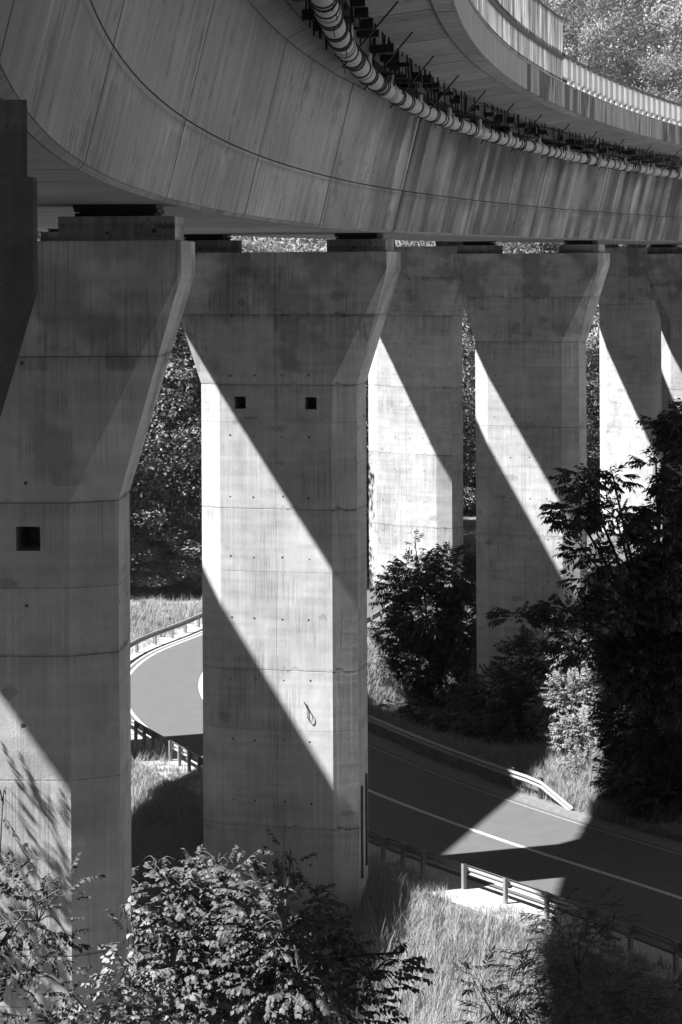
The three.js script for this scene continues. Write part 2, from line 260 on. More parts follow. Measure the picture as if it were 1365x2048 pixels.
// ------------------------------------------------------------------ barrier and railing on the near deck edge
const SB = 48.6;
{
  const g = thing('noise_barrier', 'tall grey ribbed barrier of two panel rows on the near deck edge', 'barrier'), r = rng(8);
  const ribbed = (H, seed) => {                       // 0.5 m wide sheet with three raised ribs
    const q = [0, 0, 0.04, 0.055, 0.11, 0.125, 0.19, 0.205, 0.27, 0.285, 0.34, 0.355, 0.42, 0.435, 0.496], z = [-0.03, 0, 0, 0.022, 0.022, 0, 0, 0.022, 0.022, 0, 0, 0.022, 0.022, 0, 0], rr = rng(seed);
    const rows = [0, 1].map(t => q.map((x, i) => ({ p: V(x - 0.25, t * H, z[i] + 0.001 * rr()), u: (x + seed) / 6, v: t * H / 2 }))); return grid(rows, 0.3);
  };
  const lower = [1, 2, 3, 4].map(s => ribbed(0.82, s)), upper = [5, 6, 7, 8].map(s => ribbed(1.24, s)), n = Math.round((SB + 2) / 0.5);
  const put = (m, s, u, h) => { const c = near.at(s), p = pos(near, s, u, h); m.position.copy(p); m.rotation.y = Math.PI / 2 - c.a; return m; };
  for (let i = 0; i < n; i++) {
    const s = SB - 0.25 - i * 0.5;
    put(part('lower_panel', lower[i & 3], M.zinc[Math.floor(r() * 4)], g), s, 8.2 + r() * 0.008, 6.29);
    put(part('upper_panel', upper[(i * 3) & 3], M.zinc[Math.floor(r() * 4)], g), s, 8.2 + r() * 0.008, 7.22);
  }
  for (let s = SB - 0.01; s > -2; s -= 4) {
    const a = Math.max(-2, s - 3.98);
    part('middle_rail', merge([panel(near, [8.27, 7.08], [8.27, 7.22], a, s, { depth: 0.09 })]), M.rail, g);
    part('top_cap', merge([panel(near, [8.26, 8.45], [8.26, 8.52], a, s, { depth: 0.1 })]), M.rail, g);
    part('bottom_rail', panel(near, [8.26, 6.26], [8.26, 6.3], a, s, { depth: 0.05 }), M.rail, g);
  }
  const stud = box(0.025, 0.1, 0.03);
  for (let i = 0; i < 145; i++) { const s = SB - 0.2 - i * 0.34; put(part('bolt', stud, M.rail, g), s, 8.28, 7.26); put(part('bolt', stud, M.rail, g), s + 0.1, 8.27, 6.34); }
  for (let s = SB; s > -2; s -= 4) part('post', bar(pos(near, s, 8.1, 6.2), pos(near, s, 8.1, 8.5), 0.1), M.rail, g);
}
{
  const g = thing('parapet_railing', 'low railing of pale panels on white feet beyond the tall barrier', 'railing'), r = rng(9);
  const pan = merge([box(1.19, 0.7, 0.02, 0, 0.38, 0)]), fin = box(0.06, 0.74, 0.12, 0, 0.38, 0.04), foot = merge([box(0.3, 0.17, 0.08), box(0.5, 0.05, 0.16, 0, -0.07, 0), box(0.42, 0.04, 0.04, 0.05, 0.07, 0.05)]);
  for (let i = 0; i < 66; i++) {
    const s = SB + 0.62 + i * 1.25, put = (m, ds, u, h) => { m.position.copy(pos(near, s + ds, u, h)); m.rotation.y = Math.PI / 2 - near.at(s + ds).a; };
    put(part('infill_panel', pan, M.panel[Math.floor(r() * 3)], g), 0, 8.2, 6.46); put(part('baluster', fin, M.white, g), 0.62, 8.22, 6.44); put(part('foot', foot, M.white, g), 0.62, 8.26, 6.36);
  }
  for (let s = SB; s < SB + 84; s += 4) { part('top_rail', panel(near, [8.3, 7.2], [8.3, 7.29], s, s + 3.98, { depth: 0.14 }), M.rail, g); part('bottom_rail', panel(near, [8.24, 6.46], [8.24, 6.49], s, s + 3.98, { depth: 0.06 }), M.rail, g); }
}

// ------------------------------------------------------------------ hanging drain pipe, cable tray, struts
{
  const PU0 = 6.02, PHt = 4.4, PU = 0, pos = (br, s, u, h) => bridge(br, s, u + PU0 + 0.22 * smooth(26, 4, s), h), r = rng(14);
  const g = thing('drain_pipe', 'long pale drain pipe bound with black bands hung under the cantilever', 'pipe');
  const ringRow = (s, rad, n = 18) => { const o = []; for (let i = 0; i <= n; i++) { const a = i / n * Math.PI * 2; o.push({ p: pos(near, s, PU + Math.cos(a) * rad, PHt + Math.sin(a) * rad), u: i / n * 0.25, v: s / 2 }); } return o; };
  for (let s = -4; s < 120; s += 6) {
    const rows = []; for (let q = 0; q <= 6; q += 1) rows.push(ringRow(s + q * 0.997, 0.215)); part('pipe_section', grid(rows, 1.2), M.pipe, g);
    part('coupling', grid([ringRow(s - 0.14, 0.2), ringRow(s - 0.14, 0.238), ringRow(s + 0.14, 0.238), ringRow(s + 0.14, 0.2)], 0.5), M.pipe, g);
  }
  let s = 4, count = 0;
  while (s < 108 && count < 290) {                        // black straps, some bunched, with their loose ends
    const w = 0.05 + r() * 0.03, e = 0.236 + r() * 0.01, tilt = (r() - 0.5) * 0.12;
    const rr = (ds, rad) => { const n = 16, o = []; for (let i = 0; i <= n; i++) { const a = i / n * Math.PI * 2; o.push({ p: pos(near, s + ds + tilt * Math.sin(a), PU + Math.cos(a) * rad, PHt + Math.sin(a) * rad), u: 0, v: 0 }); } return o; };
    const bits = [grid([rr(-w, 0.2), rr(-w, e), rr(w, e), rr(w, 0.2)], 0.6)];
    if (r() < 0.3) { const a = -0.4 - r() * 2.2, p = pos(near, s, PU + Math.cos(a) * 0.24, PHt + Math.sin(a) * 0.24); bits.push(bar(p, p.clone().add(V((r() - 0.5) * 0.1, -0.06 - r() * 0.12, 0)), 0.016)); }
    if (r() < 0.3) { const a = 0.4 + r() * 2.2, p = pos(near, s, PU + Math.cos(a) * 0.22, PHt + Math.sin(a) * 0.22); bits.push(bar(p, p.clone().add(V((r() - 0.5) * 0.1, 0.05 + r() * 0.1, 0)), 0.016)); }
    part('pipe_band', merge(bits), M.black, g); count++;
    s += r() < 0.35 ? 0.28 + r() * 0.2 : 0.9 + r() * 0.9;
  }
  for (let i = 0, q = 13.6; q < 112; q += 6, i++) {       // down pipes from the deck outlets into the long pipe, with black clamps
    const a = pos(near, q, PU + 0.12, 4.5), b = pos(near, q, PU + 0.12, 5.3);
    const c = new THREE.CylinderGeometry(0.1, 0.1, a.distanceTo(b), 16).translate((a.x + b.x) / 2, (a.y + b.y) / 2, (a.z + b.z) / 2);
    const dp = part('down_pipe', c, M.pipe, g);
    part('clamp', merge([0.36, 0.5, 0.58].map(t => new THREE.CylinderGeometry(0.12, 0.12, 0.05, 14).translate(a.x, lerp(a.y, b.y, t), a.z)).concat([box(0.3, 0.1, 0.26, a.x - 0.02, lerp(a.y, b.y, 0.43), a.z)])), M.black, dp);
    part('strut', bar(pos(near, q + 1.6, PU - 0.1, 4.05), pos(near, q + 1.6, 1.15, 5.5), 0.055, 0.035), M.dark, g);
    part('strut_plate', box(0.16, 0.03, 0.16).translate(...pos(near, q + 1.6, 1.2, 5.42).toArray()), M.dark, g);
  }
}
{
  const r = rng(15), TU = 6.2, g = thing('cable_tray', 'black stepped cable tray with hanging rods between pipe and cantilever', 'cable tray');
  for (let s = 4; s < 112; s += 5) {
    const jog = r() * 0.3, lift = (r() - 0.5) * 0.16, a = s + r() * 0.3, b = s + 5.6;
    const rows = [a, (a + b) / 2, b].map(q => [[-0.34 - jog, 5.14 + lift], [-0.36 - jog, 4.8 + lift], [0.3 - jog, 4.74 + lift], [0.32 - jog, 5.12 + lift], [-0.34 - jog, 5.14 + lift]].map(([u, h]) => ({ p: pos(near, q, TU + u, h), u: 0, v: 0 })));
    part('tray_section', grid(rows, 0.3), M.black, g);
    for (const q of [0.4, 2.1, 3.6]) { const e = s + q + (r() - 0.5) * 1.2, hh = 4.86 + (r() - 0.5) * 0.16; part('bracket', bar(pos(near, e, TU - 0.45 - r() * 0.3, hh), pos(near, e, TU + 0.3 + r() * 0.35, hh + 0.03), 0.08 + r() * 0.14, 0.1 + r() * 0.16), M.black, g); }
  }
  let n = 0;
  for (let s = 9; s < 100 && n < 298; s += 0.35 + r() * 0.5) for (const u of [TU - 0.42, TU + 0.3]) {
    if (r() < 0.25) continue; n++;
    part('hanger_rod', bar(pos(near, s, u + (r() - 0.5) * 0.2, 4.3 + r() * 0.4), pos(near, s, u + (r() - 0.5) * 0.1, 5.24 + r() * 0.06), 0.03 + r() * 0.016), M.black, g);
  }
}

// ------------------------------------------------------------------ piers
const HW = 1.88, CA = 0.75, CB = 0.42, DEP = 2.2, HEAD = 3.74;      // half main face, chamfer, depth, half head
function ring(h) {                       // section at height h (relative to the eye before the rise): octagonal stem, rectangular head
  const t = smooth(0, 1, 0) + clamp((h + 3.88) / 3.77, 0, 1), c = 1 - t, w = lerp(HW, HEAD - 0.02, t), o = lerp(HW + CA, HEAD, t), cb = Math.max(0.02, CB * c), hd = DEP / 2;
  return [[-w, hd], [w, hd], [o, hd - cb], [o, -hd + cb], [w, -hd], [-w, -hd], [-o, -hd + cb], [-o, hd - cb]];
}
function liftGeo(h0, h1, hTop) {                // closed block between two heights, its rims chamfered 12 mm
  const hs = [h0]; for (const k of [-3.88, -0.11]) if (k > h0 + 0.02 && k < h1 - 0.02) hs.push(k); hs.push(h1);
  const pos = [], uv = [], add = (a, b, c, ua, ub, uc) => { pos.push(...a, ...b, ...c); uv.push(...ua, ...ub, ...uc); };
  const pt = ([x, z], h) => [x, h, z], level = hs.map(h => ({ h, r: ring(h) })), e = 0.012;
  const inset = r => r.map(([x, z]) => [x - Math.sign(x) * e, z - Math.sign(z) * e]);
  const seq = [{ h: h0, r: inset(ring(h0)) }, { h: h0 + e, r: ring(h0 + e) }, ...level.slice(1, -1), { h: h1 - e, r: ring(h1 - e) }, { h: h1, r: inset(ring(h1)) }];
  for (let k = 0; k + 1 < seq.length; k++) for (let i = 0; i < 8; i++) {
    const j = (i + 1) % 8, A = seq[k], B = seq[k + 1], a = A.r[i], b = A.r[j], c = B.r[j], d = B.r[i], side = Math.abs(a[0] - b[0]) < 0.3 && Math.abs(a[1] - b[1]) > 0.9;
    const U = q => side ? (q[1] + 1.3 + (q[0] > 0 ? 2.2 : 0)) / PW : q[0] / PW + 0.5, T = h => 1 + (h - 0.44) / PH;
    add(pt(a, A.h), pt(b, A.h), pt(c, B.h), [U(a), T(A.h)], [U(b), T(A.h)], [U(c), T(B.h)]);
    add(pt(a, A.h), pt(c, B.h), pt(d, B.h), [U(a), T(A.h)], [U(c), T(B.h)], [U(d), T(B.h)]);
  }
  for (const [L, up] of [[seq[0], 0], [seq[seq.length - 1], 1]]) for (let i = 1; i < 7; i++) { const t = [L.r[0], L.r[i], L.r[i + 1]]; if (!up) t.reverse(); add(...t.map(q => pt(q, L.h)), ...t.map(q => [q[0] / PW + 0.5, q[1] / PW])); }
  const g = new THREE.BufferGeometry(); g.setAttribute('position', new THREE.Float32BufferAttribute(pos, 3)); g.setAttribute('uv', new THREE.Float32BufferAttribute(uv, 2)); g.computeVertexNormals(); return g;
}
const cutter = new Evaluator(); cutter.attributes = ['position', 'normal', 'uv'];
function pier(br, s, label, o) {
  const c = br.at(s), mat = o.mat, r = rng(o.seed);
  const x = c.x + (o.dx ?? 0), d = c.d + (o.dd ?? 0), g = thing('viaduct_pier', label, 'pier', null, [x, 0, -d], -(c.a + (o.turn ?? 0)));
  g.scale.x = o.sx ?? 1;
  const y0 = EYE + c.rise + (o.dy ?? 0), levels = [0.44, ...o.joints, -EYE - 1];
  for (let k = 0; k + 1 < levels.length; k++) {
    let geo = liftGeo(levels[k + 1] + 0.002, levels[k] - 0.002);
    if (o.holes && levels[k] > -4.5 && levels[k + 1] < -4.4) {
      for (const hx of [-1.19, 1.19]) { const b = new Brush(new THREE.BoxGeometry(0.4, 0.4, 1.6)); b.position.set(hx, -4.47, DEP / 2 - 0.3); b.updateMatrixWorld(); const a = new Brush(geo); a.updateMatrixWorld(); geo = cutter.evaluate(a, b, SUBTRACTION).geometry; }
      geo.clearGroups?.();
    }
    const m = part(k === 0 ? 'pier_head' : 'concrete_lift', geo, tinted(mat, 0.94 + r() * 0.12), g); m.position.y = y0;
  }
  for (const sg of [-1, 1]) {
    const pl = part('bearing_plinth', toCreasedNormals(merge([box(1.96, 0.41, 1.3)]), 0.2), tinted(mat, 0.9), g); pl.position.set(sg * (o.plinth ? 2.72 : 2.6), y0 + 0.44 + 0.205, -0.1);
    const u = pl.geometry.attributes.uv; for (let i = 0; i < u.count; i++) u.setXY(i, 0.2 + u.getX(i) * 0.25, 0.9 + u.getY(i) * 0.02);
    const be = part('bearing', merge([box(1.34, 0.06, 1.0, 0, -0.07, 0), box(1.2, 0.08, 0.9), box(1.4, 0.06, 1.05, 0, 0.07, 0), box(0.12, 0.07, 1.02, 0.66, -0.01, 0), box(0.1, 0.06, 1.02, -0.64, 0.01, 0)]), M.bearing, g); be.position.set(sg * 2.6 - 0.05, y0 + 0.95, -0.1);
  }
  return g;
}
const thinA = [-5.3, -8.46, -12.2, -14.6], thinB = [-9.97, -15.1, -5.1];
const PM = [pierMaterial(101, [-1.47, -3.88, -6.4, -11.35, -16], thinA, 0.47), pierMaterial(102, [-1.6, -3.88, -7.92, -13.16, -18.25], thinB, 0.42), pierMaterial(103, [-1.7, -3.88, -8.0, -13.3, -17.9], thinB, 0.42), pierMaterial(104, [-1.5, -3.88, -8.3, -12.5, -17], thinB, 0.34)];
pier(near, -19, 'closest concrete pier, dark and cut by the left edge of the view', { mat: PM[3], seed: 1, joints: [-1.5, -3.88, -8.3], dx: 0.17, turn: -0.04, plinth: [3.0, 1.3] });
const pier1 = pier(near, 7.2, 'big concrete pier at left with one square opening and leaf shadows at its foot', { mat: PM[0], seed: 2, joints: [-1.47, -3.88, -6.4, -11.35, -16], holes: true, dx: 0.13 });
const pier2 = pier(near, 42.6, 'flared concrete pier in the middle with two square openings, standing by the road', { mat: PM[1], seed: 3, joints: [-1.6, -3.88, -7.92, -13.16, -18.25], holes: true, dx: -0.25 });
pier(near, 79.6, 'flared concrete pier right of centre with shrubs and a big tree at its foot', { mat: PM[2], seed: 4, joints: [-1.7, -3.88, -8.0, -13.3, -17.9] });
pier(near, 115.6, 'concrete pier cut by the right edge of the view behind the big tree', { mat: PM[3], seed: 5, joints: [-1.5, -3.88, -8.3, -12.5, -17], dx: -0.3 });
pier(far, 57.5, 'concrete pier of the second viaduct hidden behind the big left pier', { mat: PM[2], seed: 6, joints: [-1.7, -3.88, -8.0, -13.3, -17.9] });
pier(far, 105, 'concrete pier of the second viaduct behind the leaning bush, just right of the middle pier', { mat: PM[3], seed: 7, joints: [-1.5, -3.88, -8.3, -12.5, -17], turn: 0.12, dx: -0.1, sx: 1.16 });
pier(far, 139.5, 'concrete pier of the second viaduct seen above the dark chestnut tree', { mat: PM[2], seed: 8, joints: [-1.7, -3.88, -8.0, -13.3, -17.9] });
{ // small fittings on the middle pier
  const loop = new THREE.CatmullRomCurve3([V(0, 0, 0), V(0.1, -0.2, 0.03), V(0.22, -0.4, 0.04), V(0.16, -0.56, 0.04), V(0.04, -0.42, 0.03), V(0.03, -0.15, 0.02), V(-0.08, 0.08, 0.01)]);
  const w = part('wire_loop', new THREE.TubeGeometry(loop, 30, 0.012, 5), M.wire, pier2); w.position.set(1.0, EYE - 14.2, DEP / 2 + 0.01);
  for (const [z, y, h] of [[0.32, 2.05, 3.0], [-0.35, 2.3, 3.0]]) { const b = part('cable_channel', merge([box(0.05, h, 0.16)]), M.dark, pier2); b.position.set(HW + CA + 0.025, y, z); }
}

// ------------------------------------------------------------------ road, terrain
const roadPts = [[40, 22], [30, 40], [22, 53], [15.2, 64], [11, 70.6], [5.37, 78.4], [1.15, 85.2], [-2.6, 92.6], [-5.7, 100], [-7.0, 107.5], [-6.5, 114.5], [-4.3, 121], [-2.2, 128], [-0.2, 136], [1.9, 145], [3.2, 156], [3.4, 170], [2, 190]];
const roadCurve = new THREE.CatmullRomCurve3(roadPts.map(([x, d]) => V(x, 0, d)), false, 'centripetal');
const RN = 500, road = roadCurve.getSpacedPoints(RN), RLEN = roadCurve.getLength();
const roadT = road.map((p, i) => { const a = road[Math.max(0, i - 1)], b = road[Math.min(RN, i + 1)], l = Math.hypot(b.x - a.x, b.z - a.z); return [(b.x - a.x) / l, (b.z - a.z) / l]; });
function roadAt(f, o, y) { const i = clamp(Math.floor(f), 0, RN - 1), t = f - i, p = road[i], q = road[i + 1], tx = lerp(roadT[i][0], roadT[i + 1][0], t), tz = lerp(roadT[i][1], roadT[i + 1][1], t); return V(lerp(p.x, q.x, t) + tz * o, y, -(lerp(p.z, q.z, t) - tx * o)); }   // o > 0: inner (right) side
function nearestRoad(x, d) { let b = 1e9, bi = 0; for (let i = 0; i <= RN; i += 2) { const e = (road[i].x - x) ** 2 + (road[i].z - d) ** 2; if (e < b) { b = e; bi = i; } } const p = road[bi], t = roadT[bi]; return { t: (x - p.x) * t[1] - (d - p.z) * t[0], dist: Math.sqrt(b), i: bi }; }
function strip(o0, o1, y, f0, f1, mat, us, name, parent, cols = 1) {
  const rows = []; for (let f = f0; f <= f1; f += 1) { const r = []; for (let j = 0; j <= cols; j++) { const o = lerp(o1, o0, j / cols); r.push({ p: roadAt(Math.min(f, RN - 0.01), o, y), u: o / us, v: f / RN * RLEN / us }); } rows.push(r); }
  return parent ? part(name, grid(rows, 0), mat, parent) : structure(name, grid(rows, 0), mat);
}
const rn = rng(77), perm = Array.from({ length: 4096 }, () => rn());
const vn = (x, y) => { const xi = Math.floor(x), yi = Math.floor(y), fx = x - xi, fy = y - yi, h = (a, b) => perm[((a * 73 + b * 1931) & 4095 + 0) & 4095], sx = fx * fx * (3 - 2 * fx), sy = fy * fy * (3 - 2 * fy); return lerp(lerp(h(xi, yi), h(xi + 1, yi), sx), lerp(h(xi, yi + 1), h(xi + 1, yi + 1), sx), sy); };
function ground(x, d, q) {
  q = q ?? nearestRoad(x, d);
  let y = -0.25 + clamp((56 - d) * 0.345, 0, 19);
  y += 0.5 * Math.max(0, d - 195) * smooth(185, 300, d) * smooth(1500, 700, d) + (d > 180 ? 7 * vn(x / 60, d / 60) * smooth(180, 260, d) : 0);
  const bank = q.t > 0 ? smooth(5.6, 15, q.t) * smooth(108, 90, d) * smooth(3, 9, x) * 1.2 * smooth(76, 86, d) : 0;
  y += bank; y += 0.35 * (vn(x / 3, d / 3) - 0.5) + 0.12 * (vn(x * 1.1, d * 1.1) - 0.5);
  if (q.t < 0 && d < 100 && d > 55) y -= 0.5 * smooth(6, 10, -q.t);
  if (q.t > 0) y -= 2.6 * smooth(5.8, 11, q.t) * smooth(90, 100, d) * smooth(128, 122, d) * smooth(14, 9, x);
  y += 0.85 * Math.max(0, -d - 6) * smooth(150, 60, -d) + (d < -60 ? 60 : 0) * 0 + 0.75 * Math.max(0, -x - 42) * smooth(-900, -60, x) * smooth(150, 60, d);  // unseen hills added behind the camera and at left to block light
  return lerp(-0.14, y, smooth(5.6, 9, q.dist));
}
{
  const xs = [], ds = [], push = (a, from, to, st) => { for (let v = from; v < to - 1e-6; v += st) a.push(v); };
  push(xs, -700, -60, 20); push(xs, -60, -30, 3); push(xs, -30, 40, 0.6); push(xs, 40, 80, 4); push(xs, 80, 721, 20);
  push(ds, -120, 20, 5); push(ds, 20, 50, 2); push(ds, 50, 150, 0.6); push(ds, 150, 190, 2.5); push(ds, 190, 1500, 15);
  const rows = ds.map(d => xs.map(x => { const q = x > -60 && x < 120 && d > 0 && d < 160 ? nearestRoad(x, d) : { t: -99, dist: 99 }; return { p: V(x, ground(x, d, q), -d), u: x / 6, v: d / 6 }; }));
  structure('ground', grid(rows, 0), M.ground);
}
{ // unseen pale ground added at right to bounce sunlight onto pier sides and web
  const rows = []; for (let d = 26; d <= 116; d += 2) { const r = []; for (let x = 30 + Math.max(0, d - 80) * 0.5; x <= 150; x += 2.5) { const q = x < 90 && d > -5 ? nearestRoad(x, d) : { t: -99, dist: 99 }; r.push({ p: V(x, ground(x, d, q) + (q.dist < 9.5 ? -0.6 : 0.05), -d), u: x / 6, v: d / 6 }); } while (r.length < 55) r.push(r[r.length - 1]); rows.push(r.slice(0, 55)); }
  structure('bounce_ground', grid(rows, 0), tinted(M.gravel, 1.3));
}
const roadMesh = strip(-4.0, 4.0, 0, 0, RN, M.asphalt, 4, 'road', null, 4);
for (const [o, w] of [[0, 0.1], [-3.72, 0.07], [3.72, 0.05]]) strip(o - w, o + w, 0.005, 0, RN, o > 0 ? tinted(M.gravel, 0.7) : M.paint, 2, o ? 'edge_line' : 'centre_line', roadMesh);
strip(-6.1, -4.0, -0.035, 0, RN, M.gravel, 2, 'gravel_shoulder'); strip(4.0, 5.3, -0.035, 0, RN, tinted(M.gravel, 0.45), 2, 'gravel_shoulder');

// guardrails: corrugated beam on channel posts
function guardrail(side, off0, f0, f1, label, spacing, endDrop) {
  const g = thing('guardrail', label, 'guardrail'), perM = RN / RLEN, prof = [[0, 0.75], [0.05, 0.735], [0.08, 0.69], [0.08, 0.665], [0.02, 0.62], [0.02, 0.58], [0.08, 0.535], [0.08, 0.51], [0.05, 0.465], [0, 0.45]];
  const drop = f => endDrop && f < f0 + endDrop * perM ? -0.66 * (1 - (f - f0) / (endDrop * perM)) : 0;
  for (let f = f0; f < f1; f += 4 * perM) {
    const rows = [], e = Math.min(f1, f + 4.02 * perM); for (let q = 0; q <= 4; q++) { const ff = lerp(f, e, q / 4); rows.push(prof.map(([o, h], j) => ({ p: roadAt(ff, side * (off0 - o), h + drop(ff)), u: j / 10, v: q }))); }
    part('beam', grid(rows, 0.5), M.steel, g);
    for (const t of [0.02, 0.06]) { const b = part('bolt', box(0.03, 0.03, 0.03), M.dark, g); b.position.copy(roadAt(lerp(f, e, t), side * (off0 - 0.085), 0.6 + drop(f))); }
  }
  const pg = merge([box(0.11, 1.4, 0.012, 0, 0.1, 0.06), box(0.012, 1.4, 0.12, -0.055, 0.1, 0), box(0.012, 1.4, 0.12, 0.055, 0.1, 0), box(0.1, 0.2, 0.1, 0, 0.6, -0.07)]);
  let f = f0 + (endDrop ? endDrop * perM : 0), n = 0;
  while (f < f1 && n < 290) { const p = roadAt(f, side * (off0 + 0.1), 0), q = roadAt(f, side * (off0 - 1), 0), m = part('post', pg, M.post, g); m.position.copy(p); m.rotation.y = Math.atan2(p.x - q.x, p.z - q.z); n++; f += spacing(roadAt(f, 0, 0)) * perM; }
  return g;
}
guardrail(-1, 4.75, 3, 380, 'steel guardrail on the outer road edge, passing the middle pier and following the bend', p => -p.z > 76.2 && -p.z < 100 ? 1.05 : 2.1);
{ let f0 = 0; for (let i = 0; i < RN; i++) if (road[i].z < 79.7 && road[i].x > 0) f0 = i; guardrail(1, 4.9, f0, 330, 'steel guardrail along the inner road edge with its end sloping into the grass', () => 2.0, 2.2); }

// ------------------------------------------------------------------ leaves
function leafGeo(L, W, fold, curl, seed) {       // one leaf along +x, folded on its midrib
  const r = rng(seed), n = 4, prof = [0.0, 0.8, 1, 0.68, 0], rows = [];
  for (let i = 0; i <= n; i++) { const t = i / n, w = prof[i] * W / 2 * (0.92 + r() * 0.16), x = t * L, y = -curl * t * t * L; rows.push([{ p: V(x, y + fold * w, -w), u: t, v: 0 }, { p: V(x, y, 0), u: t, v: 0.5 }, { p: V(x, y + fold * w, w), u: t, v: 1 }]); }
  return grid(rows, 0);
}
function spray(L, W, n, len, seed, o = {}) {     // a twig with alternate leaves; returns {geo, leaves: [matrix], leaf}
  const r = rng(seed), leaf = [0, 1].map(k => leafGeo(L, W, o.fold ?? 0.25, o.curl ?? 0.25, seed + k)), leaves = [];
  for (let i = 0; i < n; i++) {
    const t = (i + 1) / n, sd = i & 1 ? 1 : -1, last = i === n - 1, sc = (0.7 + 0.45 * r()) * (last ? 1 : 0.85 + 0.2 * Math.sin(t * 3));
    const e = new THREE.Euler((r() - 0.5) * (o.tilt ?? 0.9), sd * (last ? 0.15 : (o.spread ?? 0.95) + (r() - 0.5) * 0.5), -(o.hang ?? 0.35) * (0.4 + r()), 'YZX');
    leaves.push({ m: new THREE.Matrix4().compose(V(t * len, -0.12 * t * t * len, 0), new THREE.Quaternion().setFromEuler(e), V(sc, sc, sc)), k: i & 1 });
  }
  const twig = limb([V(0, 0, 0), V(len * 0.5, -0.03 * len, 0), V(len, -0.12 * len, 0)], 0.008, 0.003, 4);
  return { leaf, leaves, twig, geo: merge(leaves.map(q => leaf[q.k].clone().applyMatrix4(q.m)).concat([twig])) };
}
function sprayMatrices(blobs, density, seed, o = {}) {
  const r = rng(seed), out = [];
  for (const b of blobs) {
    const c = b.c, [rx, ry, rz] = b.r, n = Math.round(density * rx * ry * rz * (b.k ?? 1));
    for (let i = 0; i < n; i++) {
      let x, y, z, l; do { x = r() * 2 - 1; y = r() * 2 - 1; z = r() * 2 - 1; l = Math.hypot(x, y, z); } while (l > 1 || l < 0.05);
      const rad = Math.pow(l, o.shell ?? 0.5) / l; x *= rad; y *= rad; z *= rad;
      const dir = V(x * rx, y * ry * 0.55 + (o.lift ?? 0.05), z * rz).normalize().add(V(r() - 0.5, (r() - 0.5) * 0.7, r() - 0.5).multiplyScalar(0.9)).normalize();
      const up = V((r() - 0.5) * 0.7, 1, (r() - 0.5) * 0.7), zA = dir.clone().cross(up).normalize(), yA = zA.clone().cross(dir), s = 0.75 + r() * 0.5;
      out.push(new THREE.Matrix4().makeBasis(dir, yA, zA).scale(V(s, s, s)).setPosition(c.x + x * rx, c.y + y * ry, c.z + z * rz));
    }
  }
  return out;
}
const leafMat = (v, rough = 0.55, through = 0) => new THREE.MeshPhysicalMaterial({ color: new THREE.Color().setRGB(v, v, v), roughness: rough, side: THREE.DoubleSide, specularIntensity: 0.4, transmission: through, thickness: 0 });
const blob = (px, py, d, rx, ry, rz, k) => ({ c: P(px, py, d), r: [rx, ry, rz], k });
function leafyPlant(name, label, category, base, blobs, o) {
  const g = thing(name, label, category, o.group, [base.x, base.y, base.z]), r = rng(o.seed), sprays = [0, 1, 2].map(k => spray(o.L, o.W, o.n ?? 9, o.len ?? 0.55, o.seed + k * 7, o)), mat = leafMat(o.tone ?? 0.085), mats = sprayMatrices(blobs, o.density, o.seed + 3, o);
  for (const m of mats) { m.elements[12] -= base.x; m.elements[13] -= base.y; m.elements[14] -= base.z; }
  const stems = []; const trunkTop = V(0, 0, 0); for (const b of blobs) trunkTop.add(b.c); trunkTop.multiplyScalar(1 / blobs.length).sub(base); trunkTop.y *= 0.62; trunkTop.x *= 0.6; trunkTop.z *= 0.6;
  const R = o.trunk ?? 0.12;
  part('trunk', limb([V(0, -0.6, 0), V(trunkTop.x * 0.25 + 0.05, trunkTop.y * 0.5, trunkTop.z * 0.3), trunkTop], R, R * 0.6, 8), M.bark, g);
  for (const b of blobs) {
    const c = b.c.clone().sub(base), mid = trunkTop.clone().lerp(c, 0.5).add(V((r() - 0.5) * 0.4, 0.1 + r() * 0.3, (r() - 0.5) * 0.4)), bits = [limb([trunkTop.clone().multiplyScalar(0.85), mid, c], R * 0.5, R * 0.16, 6)];
    for (let i = 0; i < 7; i++) { const e = c.clone().add(V((r() * 2 - 1) * b.r[0], (r() * 2 - 0.8) * b.r[1], (r() * 2 - 1) * b.r[2]).multiplyScalar(0.8)), m2 = c.clone().lerp(e, 0.5).add(V(0, 0.12, 0)); bits.push(limb([c, m2, e], R * 0.16, 0.008, 5)); }
    part('branch', merge(bits), M.bark, g);
  }
  const kinds = [[], [], []]; mats.forEach((m, i) => kinds[i % 3].push(m));
  if (o.parts) {                                  // the leaves that show largest are meshes of their own
    const score = m => m.elements[14] + base.z + (o.prefer ? o.prefer(m.elements[12] + base.x, m.elements[13] + base.y) : 0);
    for (let k = 0; k < 3; k++) { kinds[k].sort((a, b) => score(b) - score(a)); const near0 = kinds[k].splice(0, Math.floor(o.parts / 3 / sprays[k].leaves.length)); for (const sm of near0) { for (const q of sprays[k].leaves) { const m = part('leaf', sprays[k].leaf[q.k], mat, g); m.applyMatrix4(sm.clone().multiply(q.m)); } stems.push(sprays[k].twig.clone().applyMatrix4(sm)); } }
    part('twig', merge(stems), M.bark, g);
  }
  kinds.forEach((list, k) => list.length && instanced('foliage', sprays[k].geo, mat, list, g));
  return g;
}
const onGround = (x, d) => V(x, ground(x, d), -d);

